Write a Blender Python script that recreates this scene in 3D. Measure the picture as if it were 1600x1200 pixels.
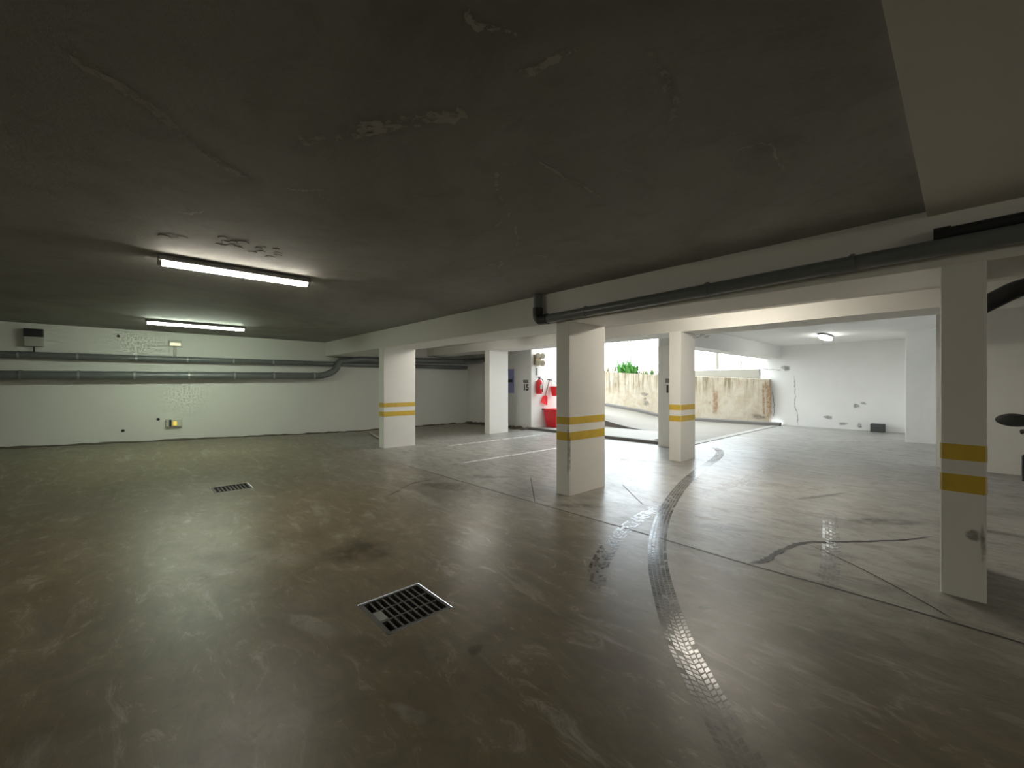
import bpy, bmesh, math, random
from mathutils import Vector, Matrix
random.seed(7)
for o in list(bpy.data.objects): bpy.data.objects.remove(o, do_unlink=True)
S = bpy.context.scene
COL = S.collection

# ------------------------------------------------------------------ camera
F, CX, CY, H = 645.0, 800.0, 600.0, 1.4          # focal length and centre in photo pixels, eye height in metres
TH = math.radians(47.5)
FW = Vector((-math.sin(TH), math.cos(TH), 0)); RT = Vector((math.cos(TH), math.sin(TH), 0)); UP = Vector((0, 0, 1))
cd = bpy.data.cameras.new('camera'); cam = bpy.data.objects.new('camera', cd); COL.objects.link(cam)
cam.location = (0, 0, H); cam.rotation_euler = (math.radians(90), 0, TH)
cd.sensor_width = 36; cd.lens = 36 * F / 1600; cd.clip_start = .05; cd.clip_end = 300
S.camera = cam

# ------------------------------------------------------------------ light
w = bpy.data.worlds.new('overcast_sky'); S.world = w; w.use_nodes = True
bg = w.node_tree.nodes['Background']
bg.inputs[0].default_value = (.82, .92, 1.0, 1); bg.inputs[1].default_value = 10.0
S.view_settings.view_transform = 'Standard'; S.view_settings.look = 'None'
S.view_settings.exposure = 0.0; S.view_settings.gamma = 1.0; S.view_settings.use_curve_mapping = False
LAMP_WARM, LAMP_GREEN, LAMP_BULK, LAMP_BAY = 66.0, 92.0, 18.0, 112.0

def portal(loc, rot, sx, sy):                      # helps sampling of the sky through the two openings; gives no light itself
    l = bpy.data.lights.new('sky_portal', 'AREA'); l.shape = 'RECTANGLE'; l.size = sx; l.size_y = sy
    l.cycles.is_portal = True
    o = bpy.data.objects.new('sky_portal', l); COL.objects.link(o); o.location = loc; o.rotation_euler = rot
portal((-6.8, 9.15, 1.3), (math.radians(-90), 0, 0), 4.3, 2.4)
portal((-4.9, 12.5, 1.2), (0, math.radians(-90), 0), 2.2, 7.2)

# ------------------------------------------------------------------ pixel helpers
def ray(px, py): return FW + RT * ((px - CX) / F) - UP * ((py - CY) / F)
C0 = Vector((0, 0, H))
def on_z(px, py, z=0.0):
    d = ray(px, py); return C0 + d * ((z - H) / d.z)
def on_x(px, py, x):
    d = ray(px, py); return C0 + d * (x / d.x)
def on_y(px, py, y):
    d = ray(px, py); return C0 + d * (y / d.y)

# ------------------------------------------------------------------ material helpers
def new_mat(name):
    m = bpy.data.materials.new(name); m.use_nodes = True
    nt = m.node_tree; b = nt.nodes['Principled BSDF']; return m, nt, b
def N(nt, t, **kw):
    n = nt.nodes.new(t)
    for k, v in kw.items():
        if k in n.inputs: n.inputs[k].default_value = v
        else: setattr(n, k, v)
    return n
def coords(nt, scale=(1, 1, 1), kind='Object'):
    t = N(nt, 'ShaderNodeTexCoord'); mp = N(nt, 'ShaderNodeMapping'); mp.inputs['Scale'].default_value = scale
    nt.links.new(t.outputs[kind], mp.inputs['Vector']); return mp.outputs[0]
def noise(nt, v, scale, detail=6, rough=.6, dist=0.0):
    n = N(nt, 'ShaderNodeTexNoise'); n.inputs['Scale'].default_value = scale; n.inputs['Detail'].default_value = detail
    n.inputs['Roughness'].default_value = rough; n.inputs['Distortion'].default_value = dist
    nt.links.new(v, n.inputs['Vector']); return n.outputs['Fac']
def ramp(nt, fac, stops):
    r = N(nt, 'ShaderNodeValToRGB'); e = r.color_ramp.elements
    while len(e) < len(stops): e.new(.5)
    for i, (p, c) in enumerate(stops):
        e[i].position = p; e[i].color = (c, c, c, 1) if isinstance(c, (int, float)) else (*c, 1)
    nt.links.new(fac, r.inputs[0]); return r.outputs[0]
def mixc(nt, fac, a, b, mode='MIX'):
    m = N(nt, 'ShaderNodeMix', data_type='RGBA', blend_type=mode)
    for sock, v in ((m.inputs[0], fac), (m.inputs[6], a), (m.inputs[7], b)):
        if isinstance(v, bpy.types.NodeSocket): nt.links.new(v, sock)
        elif isinstance(v, (int, float)): sock.default_value = v
        else: sock.default_value = (*v, 1)
    return m.outputs[2]
def math_(nt, op, a, b=0.0, clamp=False):
    m = N(nt, 'ShaderNodeMath', operation=op); m.use_clamp = clamp
    for i, v in enumerate((a, b)):
        if isinstance(v, bpy.types.NodeSocket): nt.links.new(v, m.inputs[i])
        else: m.inputs[i].default_value = v
    return m.outputs[0]
def bump(nt, b, h, strength=.2, dist=.01):
    n = N(nt, 'ShaderNodeBump'); n.inputs['Strength'].default_value = strength; n.inputs['Distance'].default_value = dist
    nt.links.new(h, n.inputs['Height']); nt.links.new(n.outputs[0], b.inputs['Normal'])
def plain(name, c, rough=.5, metal=0.0, spec=.5, var=.12, vs=9.0):
    m, nt, b = new_mat(name); v = coords(nt)
    f = noise(nt, v, vs)
    nt.links.new(mixc(nt, f, tuple(x * (1 - var) for x in c), tuple(min(1, x * (1 + var)) for x in c)), b.inputs['Base Color'])
    b.inputs['Roughness'].default_value = rough; b.inputs['Metallic'].default_value = metal
    b.inputs['Specular IOR Level'].default_value = spec
    return m
def emit(name, c, s):
    m, nt, b = new_mat(name); b.inputs['Base Color'].default_value = (*c, 1)
    b.inputs['Emission Color'].default_value = (*c, 1); b.inputs['Emission Strength'].default_value = s
    return m
def paint(name, c, dirt=(.45, .40, .33), amount=.18, rough=.8):
    m, nt, b = new_mat(name); v = coords(nt)
    n1 = noise(nt, v, .9, 7, .6, .4); n2 = noise(nt, v, 7, 5, .65); n3 = noise(nt, v, 60, 4, .6)
    base = mixc(nt, n1, tuple(x * .92 for x in c), tuple(min(1, x * 1.05) for x in c))
    d = math_(nt, 'MULTIPLY', ramp(nt, n1, [(.55, 0), (.8, 1)]), ramp(nt, n2, [(.5, 0), (.75, 1)]))
    nt.links.new(mixc(nt, math_(nt, 'MULTIPLY', d, amount), base, dirt), b.inputs['Base Color'])
    b.inputs['Roughness'].default_value = rough
    bump(nt, b, math_(nt, 'ADD', n3, math_(nt, 'MULTIPLY', n2, 2.0)), .12, .003)
    return m

def floor_mat():
    m, nt, b = new_mat('worn_polished_concrete'); v = coords(nt)
    big = noise(nt, v, .33, 6, .6, .9); mid = noise(nt, v, 1.3, 8, .65, 1.2); fine = noise(nt, v, 9, 8, .7, .3); gr = noise(nt, v, 70, 4, .6)
    vs = coords(nt, (.35, 1.6, 1)); streak = noise(nt, vs, 2.2, 7, .65, .6)
    base = mixc(nt, ramp(nt, big, [(.36, 0), (.64, 1)]), (.108, .076, .036), (.160, .129, .077))
    base = mixc(nt, ramp(nt, mid, [(.35, 0), (.75, 1)]), base, (.225, .190, .120))
    # paler and greyer behind the long joint, browner in front of it
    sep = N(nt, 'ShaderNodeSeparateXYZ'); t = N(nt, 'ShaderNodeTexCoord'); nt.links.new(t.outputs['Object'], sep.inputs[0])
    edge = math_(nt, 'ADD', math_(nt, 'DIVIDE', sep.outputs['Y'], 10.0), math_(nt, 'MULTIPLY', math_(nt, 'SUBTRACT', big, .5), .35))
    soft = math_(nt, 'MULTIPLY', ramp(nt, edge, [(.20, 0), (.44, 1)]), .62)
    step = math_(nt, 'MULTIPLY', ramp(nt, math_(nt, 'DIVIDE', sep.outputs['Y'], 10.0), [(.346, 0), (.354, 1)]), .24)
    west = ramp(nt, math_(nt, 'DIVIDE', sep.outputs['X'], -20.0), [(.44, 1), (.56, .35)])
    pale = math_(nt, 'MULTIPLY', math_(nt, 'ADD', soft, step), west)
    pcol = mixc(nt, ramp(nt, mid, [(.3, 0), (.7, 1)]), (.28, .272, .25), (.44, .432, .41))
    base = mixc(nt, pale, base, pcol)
    base = mixc(nt, math_(nt, 'MULTIPLY', ramp(nt, fine, [(.56, 0), (.72, 1)]), .18), base, (.13, .11, .085))
    base = mixc(nt, math_(nt, 'MULTIPLY', ramp(nt, streak, [(.50, 0), (.72, 1)]), .24), base, (.16, .145, .12))
    base = mixc(nt, math_(nt, 'MULTIPLY', ramp(nt, streak, [(.30, 1), (.42, 0)]), .35), base, (.52, .50, .45))
    tex = noise(nt, coords(nt, (1.0, 2.2, 1)), 3.2, 10, .78, .9)
    base = mixc(nt, math_(nt, 'MULTIPLY', ramp(nt, tex, [(.48, 0), (.64, 1)]), .55), base, (.10, .09, .072))
    base = mixc(nt, math_(nt, 'MULTIPLY', ramp(nt, tex, [(.33, 1), (.45, 0)]), .40), base, (.50, .48, .44))
    base = mixc(nt, math_(nt, 'MULTIPLY', gr, .22), base, (.16, .14, .12))
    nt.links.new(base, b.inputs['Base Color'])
    r = math_(nt, 'ADD', math_(nt, 'MULTIPLY', mid, .26), math_(nt, 'MULTIPLY', fine, .12))
    nt.links.new(math_(nt, 'ADD', math_(nt, 'ADD', r, .10), math_(nt, 'MULTIPLY', tex, .16)), b.inputs['Roughness'])
    b.inputs['Specular IOR Level'].default_value = .28
    bump(nt, b, math_(nt, 'ADD', math_(nt, 'MULTIPLY', mid, 3.0), fine), .07, .01)
    return m
def ceiling_mat():
    m, nt, b = new_mat('sooty_grey_concrete'); v = coords(nt)
    a = noise(nt, v, .5, 7, .6, .8); f = noise(nt, v, 4, 8, .7, .5); g = noise(nt, v, 40, 4, .7)
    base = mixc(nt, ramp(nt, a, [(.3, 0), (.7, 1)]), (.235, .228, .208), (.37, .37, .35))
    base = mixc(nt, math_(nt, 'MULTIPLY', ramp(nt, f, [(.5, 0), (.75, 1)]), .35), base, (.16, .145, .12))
    nt.links.new(base, b.inputs['Base Color']); b.inputs['Roughness'].default_value = .8
    bump(nt, b, math_(nt, 'ADD', math_(nt, 'MULTIPLY', f, 2.0), g), .3, .006)
    return m
def retaining_mat():
    m, nt, b = new_mat('cream_render_with_rust_drips'); v = coords(nt)
    vd = coords(nt, (4.0, 4.0, .30)); drips = noise(nt, vd, 1.9, 8, .75, .5)
    sep = N(nt, 'ShaderNodeSeparateXYZ'); t = N(nt, 'ShaderNodeTexCoord'); nt.links.new(t.outputs['Object'], sep.inputs[0])
    top = ramp(nt, math_(nt, 'DIVIDE', sep.outputs['Z'], 2.2), [(.40, .10), (.66, 1)])
    n1 = noise(nt, v, 2.2, 8, .7, .8)
    base = mixc(nt, ramp(nt, n1, [(.4, 0), (.62, 1)]), (.40, .33, .235), (.48, .43, .345))
    d = math_(nt, 'MULTIPLY', ramp(nt, drips, [(.47, 0), (.60, 1)]), top)
    base = mixc(nt, math_(nt, 'MULTIPLY', d, .85), base, (.13, .10, .045))
    chips = ramp(nt, noise(nt, v, 6, 8, .75, 1.0), [(.63, 0), (.67, 1)])
    base = mixc(nt, math_(nt, 'MULTIPLY', chips, .75), base, (.20, .17, .15))
    nt.links.new(base, b.inputs['Base Color']); b.inputs['Roughness'].default_value = .9
    bump(nt, b, n1, .4, .02); return m
def outdoor_concrete(name, c1, c2):
    m, nt, b = new_mat(name); v = coords(nt)
    n1 = noise(nt, v, 1.5, 8, .7, .6); n2 = noise(nt, v, 45, 5, .7)
    base = mixc(nt, n1, c1, c2); base = mixc(nt, math_(nt, 'MULTIPLY', n2, .3), base, tuple(x * .5 for x in c1))
    nt.links.new(base, b.inputs['Base Color']); b.inputs['Roughness'].default_value = .85
    bump(nt, b, n2, .4, .006); return m
def stain_mat(name, c, strength=1.0, rough=.5, nscale=14, lo=.35, hi=.65, spec=.5):
    m, nt, b = new_mat(name); v = coords(nt); f = noise(nt, v, nscale, 6, .7, .4)
    at = N(nt, 'ShaderNodeAttribute'); at.attribute_name = 'soft'
    a = math_(nt, 'MULTIPLY', math_(nt, 'MULTIPLY', at.outputs['Fac'], ramp(nt, f, [(lo, 0), (hi, 1)])), strength, True)
    nt.links.new(a, b.inputs['Alpha']); b.inputs['Base Color'].default_value = (*c, 1); b.inputs['Roughness'].default_value = rough
    b.inputs['Specular IOR Level'].default_value = spec
    return m

def crumb_mat(name, c):                              # mineral crust: ragged and opaque
    m, nt, b = new_mat(name); v = coords(nt); f = noise(nt, v, 22, 8, .75, .6); g = noise(nt, v, 3, 3, .5)
    at = N(nt, 'ShaderNodeAttribute'); at.attribute_name = 'soft'
    k = math_(nt, 'MULTIPLY', at.outputs['Fac'], math_(nt, 'ADD', math_(nt, 'MULTIPLY', f, .7), math_(nt, 'MULTIPLY', g, .3)))
    nt.links.new(math_(nt, 'GREATER_THAN', k, .50), b.inputs['Alpha'])
    nt.links.new(mixc(nt, g, tuple(x * .75 for x in c), c), b.inputs['Base Color']); b.inputs['Roughness'].default_value = .9
    return m
M = {}
M['floor'] = floor_mat(); M['ceiling'] = ceiling_mat(); M['retain'] = retaining_mat()
M['white'] = paint('white_wall_paint', (.86, .85, .82))
M['wall_left'] = paint('aged_white_wall_paint', (.74, .74, .69))
M['column'] = paint('white_column_paint', (.85, .835, .795))
M['beam'] = paint('white_beam_paint', (.80, .785, .74))
M['soffit'] = paint('off_white_slab_paint', (.70, .68, .64))
M['yellow'] = plain('yellow_band_paint', (.66, .45, .055), .5, var=.2)
M['pipe'] = plain('dark_grey_pvc', (.150, .162, .162), .30, var=.2)
M['black_pipe'] = plain('black_pvc', (.022, .024, .025), .3)
M['steel'] = plain('galvanised_clip', (.42, .43, .42), .4, .7)
M['iron'] = plain('cast_iron', (.075, .07, .062), .55, .2, var=.3, vs=40)
M['pit'] = plain('drain_pit_dark', (.03, .026, .02), .9)
M['plug'] = plain('grey_grate_filler', (.26, .26, .24), .6)
M['housing'] = plain('lamp_housing_grey', (.38, .38, .36), .5)
M['warm'] = emit('warm_tube_glow', (1.0, .93, .79), LAMP_WARM)
M['green'] = emit('cool_tube_glow', (.86, 1.0, .79), LAMP_GREEN)
M['bay'] = emit('bay_tube_glow', (1.0, .93, .80), LAMP_BAY)
M['bay_fill'] = emit('bay_fill_glow', (1.0, .95, .85), LAMP_BAY * .65)  # for the added fill lamp only
M['bulk'] = emit('bulkhead_glow', (.97, 1.0, .95), LAMP_BULK)
M['ramp'] = outdoor_concrete('ramp_concrete', (.15, .13, .10), (.21, .19, .155))
M['kerb'] = outdoor_concrete('kerb_concrete', (.13, .12, .11), (.19, .175, .16))
M['slab'] = outdoor_concrete('pale_slab', (.25, .235, .20), (.32, .305, .27))
M['dirt'] = outdoor_concrete('dark_dirt', (.075, .06, .045), (.13, .11, .085))
M['upper'] = outdoor_concrete('pale_outdoor_render', (.34, .315, .26), (.40, .38, .33))
M['red'] = plain('red_plastic', (.74, .022, .035), .38)
M['black'] = plain('black_plastic', (.02, .02, .022), .45)
M['grey'] = plain('mid_grey_plastic', (.20, .20, .19), .5)
M['lgrey'] = plain('light_grey_plastic', (.42, .42, .38), .5)
M['blue'] = plain('lavender_blue_panel', (.33, .35, .62), .5)
M['ink'] = plain('black_stencil_ink', (.03, .03, .03), .6)
M['brass'] = plain('bronze_lamp_rim', (.30, .24, .15), .35, .6)
M['lens'] = plain('lamp_glass', (.55, .52, .45), .12)
M['spot_lens'] = plain('dark_spot_glass', (.22, .19, .14), .15)
M['wood'] = plain('greyed_wood', (.25, .22, .19), .7)
M['amber'] = emit('amber_indicator', (1.0, .70, .10), .55)
M['cream_lens'] = emit('pale_indicator', (1.0, .93, .66), .6)
M['clear'] = plain('clear_cover', (.55, .57, .50), .6)
M['leaf'] = plain('leaf_green', (.10, .30, .06), .5, var=.5, vs=30)
M['dryleaf'] = plain('dry_stem', (.33, .30, .16), .7, var=.4, vs=30)
M['post'] = plain('weathered_post', (.36, .34, .30), .7, var=.3)
M['block'] = plain('dark_block', (.07, .072, .07), .8, var=.3, vs=30)
M['line'] = stain_mat('worn_white_line_paint', (.80, .79, .77), 1.0, .5, 8, .28, .50)
M['joint'] = stain_mat('dark_joint_filler', (.035, .03, .025), 1.0, .6, 6, .22, .42)
M['tyre'] = stain_mat('tyre_rubber_mark', (.012, .0115, .011), 1.0, .16, 22, .18, .46, .7)
M['film'] = stain_mat('thin_rubber_film', (.03, .028, .026), .22, .22, 9, .25, .7, .6)
M['tyre_pale'] = stain_mat('dry_tyre_mark', (.62, .60, .56), .75, .4, 26, .34, .62)
M['stain'] = stain_mat('oil_stain', (.05, .042, .03), .42, .3, 5, .36, .64)
M['wet'] = stain_mat('damp_patch', (.10, .085, .07), .7, .09, 7, .36, .62, .8)
M['scuff_or_sheen'] = stain_mat('pale_scuff_or_sheen', (.56, .52, .44), .6, .4, 4, .36, .66)  # floor scuffs, and lamp reflection painted onto the floor
M['lime'] = crumb_mat('lime_bloom', (.50, .485, .445))
M['flake'] = plain('peeling_paint', (.27, .26, .24), .8, var=.4, vs=20)
M['crack'] = stain_mat('dark_wall_crack', (.13, .12, .11), .6, .8, 16, .28, .60)
M['rust'] = stain_mat('rusty_streak', (.36, .20, .09), .8, .8, 9, .32, .64)
M['scooter_white'] = plain('white_scooter_paint', (.72, .71, .70), .25)
M['mirror'] = plain('mirror_shell', (.035, .04, .042), .35)

# ------------------------------------------------------------------ mesh helpers
class MB:
    def __init__(s): s.v = []; s.f = []; s.a = None
    def box(s, x0, x1, y0, y1, z0, z1):
        i = len(s.v)
        s.v += [(x, y, z) for z in (z0, z1) for x, y in ((x0, y0), (x1, y0), (x1, y1), (x0, y1))]
        for q in ((3, 2, 1, 0), (4, 5, 6, 7), (0, 1, 5, 4), (1, 2, 6, 5), (2, 3, 7, 6), (3, 0, 4, 7)): s.f.append([i + k for k in q])
        return s
    def tube(s, pts, r, n=14, caps=True):
        pts = [Vector(p) for p in pts]; rs = r if isinstance(r, (list, tuple)) else [r] * len(pts)
        prev = None; rings = []
        for k, p in enumerate(pts):
            t = (pts[min(k + 1, len(pts) - 1)] - pts[max(k - 1, 0)]).normalized()
            if prev is None:
                u = t.cross(UP) if abs(t.z) < .9 else t.cross(Vector((1, 0, 0)))
            else: u = prev - t * prev.dot(t)
            u.normalize(); prev = u; w_ = t.cross(u)
            i = len(s.v); rings.append(i)
            for j in range(n):
                a = 2 * math.pi * j / n
                s.v.append(tuple(p + (u * math.cos(a) + w_ * math.sin(a)) * rs[k]))
        for a, b in zip(rings, rings[1:]):
            for j in range(n): s.f.append([a + j, a + (j + 1) % n, b + (j + 1) % n, b + j])
        if caps: s.f.append([rings[0] + j for j in range(n)][::-1]); s.f.append([rings[-1] + j for j in range(n)])
        return s
    def prism(s, poly, ax, a0, a1):                 # poly in the two other axes, extruded along ax
        n = len(poly); i = len(s.v)
        for a in (a0, a1):
            for p, q in poly:
                c = [p, q]; c.insert(ax, a); s.v.append(tuple(c))
        s.f.append([i + k for k in range(n)][::-1]); s.f.append([i + n + k for k in range(n)])
        for k in range(n): s.f.append([i + k, i + (k + 1) % n, i + n + (k + 1) % n, i + n + k])
        return s
    def lathe(s, prof, c=(0, 0, 0), n=24, sx=1, sy=1):   # (r, z) profile around z
        c = Vector(c); rings = []
        for r, z in prof:
            i = len(s.v); rings.append(i)
            for j in range(n):
                a = 2 * math.pi * j / n; s.v.append((c.x + r * sx * math.cos(a), c.y + r * sy * math.sin(a), c.z + z))
        for a, b in zip(rings, rings[1:]):
            for j in range(n): s.f.append([a + j, a + (j + 1) % n, b + (j + 1) % n, b + j])
        s.f.append([rings[0] + j for j in range(n)][::-1]); s.f.append([rings[-1] + j for j in range(n)])
        return s
    def build(s, name, mat, parent=None, smooth=False, bevel=0.0, fix=True):
        me = bpy.data.meshes.new(name); me.from_pydata(s.v, [], s.f)
        if fix:
            bm = bmesh.new(); bm.from_mesh(me); bmesh.ops.recalc_face_normals(bm, faces=bm.faces)
            if bevel: bmesh.ops.bevel(bm, geom=bm.edges[:], offset=bevel, segments=2, affect='EDGES', profile=.6)
            bm.to_mesh(me); bm.free()
        if s.a:
            at = me.attributes.new('soft', 'FLOAT', 'POINT')
            for k, x in enumerate(s.a): at.data[k].value = x
        me.materials.append(mat)
        if smooth:
            for p in me.polygons: p.use_smooth = True
            try: me.set_sharp_from_angle(angle=math.radians(40))
            except Exception: pass
        o = bpy.data.objects.new(name, me); COL.objects.link(o)
        if parent: o.parent = parent
        return o
def tag(o, label, cat, group=None, kind=None):
    o['label'] = label
    if cat: o['category'] = cat
    if group: o['group'] = group
    if kind: o['kind'] = kind
    return o
def struct(o, label=None):
    o['kind'] = 'structure'
    if label: o['label'] = label
    return o
def empty(name, loc, label, cat, group=None, rz=0.0):
    o = bpy.data.objects.new(name, None); COL.objects.link(o); o.location = loc; o.rotation_euler = (0, 0, rz)
    o.empty_display_size = .1
    return tag(o, label, cat, group)
def rel(o, parent):
    """parent while keeping world coordinates of the mesh data"""
    o.parent = parent; o.matrix_parent_inverse = Matrix.Translation(parent.location).inverted() if not parent.rotation_euler.z else parent.matrix_basis.inverted()
    return o
def smoothstep(a, b, x):
    t = max(0, min(1, (x - a) / (b - a))); return t * t * (3 - 2 * t)
def bez(pts, n=12):                                  # Catmull-Rom through points
    P = [Vector(p) for p in pts]; P = [P[0] * 2 - P[1]] + P + [P[-1] * 2 - P[-2]]; out = []
    for i in range(1, len(P) - 2):
        for k in range(n):
            t = k / n; a, b, c, d = P[i - 1:i + 3]
            out.append(.5 * ((2 * b) + (c - a) * t + (2 * a - 5 * b + 4 * c - d) * t * t + (3 * b - a - 3 * c + d) * t ** 3))
    return out + [P[-2]]
def round_path(pts, r, n=6):                         # polyline with rounded corners
    P = [Vector(p) for p in pts]; out = [P[0]]
    for a, b, c in zip(P, P[1:], P[2:]):
        d1 = (a - b).normalized(); d2 = (c - b).normalized(); rr = min(r, (a - b).length * .49, (c - b).length * .49)
        for k in range(n + 1):
            t = k / n; out.append((b + d1 * rr) * (1 - t) ** 2 + b * 2 * t * (1 - t) + (b + d2 * rr) * t * t)
    return out + [P[-1]]

# ------------------------------------------------------------------ the setting
XL, YB, XR = -12.2, -6.0, 7.0
ZC, ZF, ZT = 2.58, 2.69, 3.0
YA0, YA1, YB0, YB1 = 4.0, 4.75, 7.3, 8.05
ZA, ZBm = 2.185, 2.343
def hz(x, y):                                        # the slab rises a little towards the left wall
    return .19 * smoothstep(-7.4, -12.0, x) * max(0.0, min(1.0, (4.6 - y) / 6.4))
G1 = (-2.585, -2.160, 1.045, 1.475); G2 = (-6.845, -6.475, .765, 1.190)
def floor_mesh():
    xs = sorted(set([XL + .4 * k for k in range(int((XR - XL) / .4) + 1)] + [XR, -4.15, G1[0], G1[1], G2[0], G2[1]]))
    ys = sorted(set([YB + .4 * k for k in range(int((16.25 - YB) / .4) + 1)] + [16.3, 9.0, G1[2], G1[3], G2[2], G2[3]]))
    mb = MB(); idx = {}
    for i, x in enumerate(xs):
        for j, y in enumerate(ys): idx[i, j] = len(mb.v); mb.v.append((x, y, hz(x, y)))
    for i in range(len(xs) - 1):
        for j in range(len(ys) - 1):
            cx, cy = (xs[i] + xs[i + 1]) / 2, (ys[j] + ys[j + 1]) / 2
            if cx < -4.15 and cy > 9.0: continue
            if any(g[0] < cx < g[1] and g[2] < cy < g[3] for g in (G1, G2)): continue
            mb.f.append([idx[i, j], idx[i + 1, j], idx[i + 1, j + 1], idx[i, j + 1]])
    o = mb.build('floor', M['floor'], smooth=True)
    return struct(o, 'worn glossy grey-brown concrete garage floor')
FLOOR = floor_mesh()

def sbox(name, mat, *b, label=None, bevel=0.0):
    return struct(MB().box(*b).build(name, mat, bevel=bevel), label)
sbox('wall_left', M['wall_left'], XL - .25, XL, YB - .25, 9.25, -.3, ZT)
sbox('wall_back', M['white'], XL, XR + .25, YB - .25, YB, -.3, ZT)
sbox('wall_east', M['white'], XR, XR + .25, YB, 16.5, -.3, ZT)
sbox('wall_number', M['white'], XL, -8.95, 9.0, 9.25, -.3, ZT)
sbox('wall_fire', M['white'], -9.2, -8.95, 9.25, 12.6, -.3, ZT)
sbox('wall_far', M['white'], -4.8, -.93, 16.25, 16.5, -.3, ZT)
sbox('wall_pier', M['white'], -.93, 3.0, 13.7, 16.5, -.3, ZT, bevel=.012)
sbox('wall_right', M['white'], -.3, XR, 10.0, 10.22, -.3, ZT)
sbox('ceiling', M['ceiling'], XL, XR, YB, YA0, ZC, ZT, label='dark sooty concrete ceiling with pale lime cracks')
sbox('ceiling_bay', M['soffit'], XL, XR, YA1, YB0, ZC, ZT)
sbox('ceiling_edge', M['soffit'], XL, -4.17, YB1, 9.05, 2.50, ZT)
sbox('ceiling_far', M['white'], -4.17, XR, YB1, 16.25, ZF, ZT)
sbox('trim_soffit', M['soffit'], -.163, 1.3, YB, YA0, 2.54, ZC)

beam_a = tag(MB().box(XL, XR, YA0, YA1, ZA, ZT - .02).build('ceiling_beam', M['beam'], bevel=.008), 'long near concrete beam on the banded columns, grey pipe along its face', 'beam')
beam_b = tag(MB().box(XL, XR, YB0, YB1, ZBm, ZT - .02).build('ceiling_beam', M['beam'], bevel=.008), 'second parallel concrete beam behind the near one', 'beam')
beam_c = tag(MB().box(-4.635, -4.18, 8.72, 16.25, 2.26, ZT - .02).build('ceiling_beam', M['white'], bevel=.008), 'white beam running to the far wall above the ramp opening', 'beam')

# columns ------------------------------------------------------------------
def column(x0, x1, y0, y1, top, label, bands=None):
    r = empty('column', ((x0 + x1) / 2, (y0 + y1) / 2, 0), label, 'column')
    rel(MB().box(x0, x1, y0, y1, -.1, top).build('shaft', M['column'], bevel=.012), r)
    for z0, z1 in bands or ():
        e = .0025; c = .012
        pts = [(x0 - e + c, y0 - e), (x1 + e - c, y0 - e), (x1 + e, y0 - e + c), (x1 + e, y1 + e - c), (x1 + e - c, y1 + e), (x0 - e + c, y1 + e), (x0 - e, y1 + e - c), (x0 - e, y0 - e + c)]
        o = rel(MB().prism(pts, 2, z0, z1).build('yellow_band', M['yellow']), r); o['label'] = 'yellow painted band'
    return r
BA = ((.892, .984), (.690, .795)); BB = ((.925, 1.025), (.72, .822))
colA1 = column(-8.72, -8.49, YA0, YA0 + .77, ZA + .01, 'white column with two yellow bands, nearest the left wall', BA)
colA2 = column(-3.525, -3.315, YA0, YA0 + .77, ZA + .01, 'white column with two yellow bands in the middle of the picture', BA)
colA3 = column(-.10, .106, YA0, YA0 + .77, ZA + .01, 'shaded column with two yellow bands at the right edge', ((.900, 1.004), (.690, .806)))
colB1 = column(-9.17, -8.95, YB0 + .05, YB1, ZBm + .01, 'plain white column without bands beside the number 15 wall')
colB2 = column(-3.655, -3.43, YB0 - .03, YB0 + .56, ZBm + .01, 'white column with two yellow bands in front of the ramp pier', BB)
pier = empty('ramp_pier', (-4.4, 8.95, 0), 'plain white pier with a number plate at the ramp opening', 'pier')
rel(MB().box(-4.63, -4.08, 8.70, 9.20, -.1, 2.262).build('shaft', M['column'], bevel=.012), pier)

# outside: ramp, slab, kerbs, retaining wall --------------------------------------
def rz(x, y):
    x0 = -5.7 - 1.6 * smoothstep(11.2, 15.8, y)
    d = max(0.0, x0 - x); return .11 * d * smoothstep(0, 2.2, d) if d < 2.2 else .11 * d
def ramp_mesh():
    mb = MB(); nx, ny = 44, 16; X0, X1, Y0, Y1 = -22.0, -4.15, 9.0, 16.05
    for i in range(nx + 1):
        for j in range(ny + 1):
            x = X1 + (X0 - X1) * i / nx; y = Y0 + (Y1 - Y0) * j / ny
            mb.v.append((x, y, -.004 + (rz(x, max(y, 11.0)) if y > 10.9 else 0)))
    k = ny + 1
    for i in range(nx):
        for j in range(ny): mb.f.append([i * k + j, i * k + j + 1, (i + 1) * k + j + 1, (i + 1) * k + j])
    return struct(mb.build('ground_ramp', M['ramp'], smooth=True), 'concrete driveway ramp climbing away outdoors')
ramp_mesh()
slab = tag(MB().box(-8.95, -5.05, 9.02, 10.98, -.1, .055).build('pavement_slab', M['slab'], bevel=.006), 'pale pavement slab beside the ramp behind the kerb', 'pavement')
tag(MB().box(-8.95, -4.64, 8.93, 9.05, -.1, .075).build('kerb', M['kerb'], bevel=.01), 'low dark kerb across the opening next to the ramp pier', 'kerb')
mb = MB()                                            # ramp side kerb: a wedge
prof = [-5.6 - .4 * k for k in range(20)]
prof = [x for x in prof if x > -8.94]
pts = [(x, -.05) for x in prof] + [(x, rz(x, 11.0) + .05 * min(1, (-5.5 - x) / .6)) for x in reversed(prof)]
mb.prism(pts, 1, 10.95, 11.08)
tag(mb.build('ramp_kerb', M['kerb']), 'dark wedge-shaped kerb along the near side of the ramp', 'kerb')
mb = MB(); n = 40                                    # far kerb follows the ramp
for k in range(n + 1):
    x = -4.1 - 17.5 * k / n; z = rz(x, 15.9)
    mb.v += [(x, 15.78, z - .1), (x, 15.78, z + .09), (x, 16.02, z + .11), (x, 16.02, z - .1)]
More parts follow.
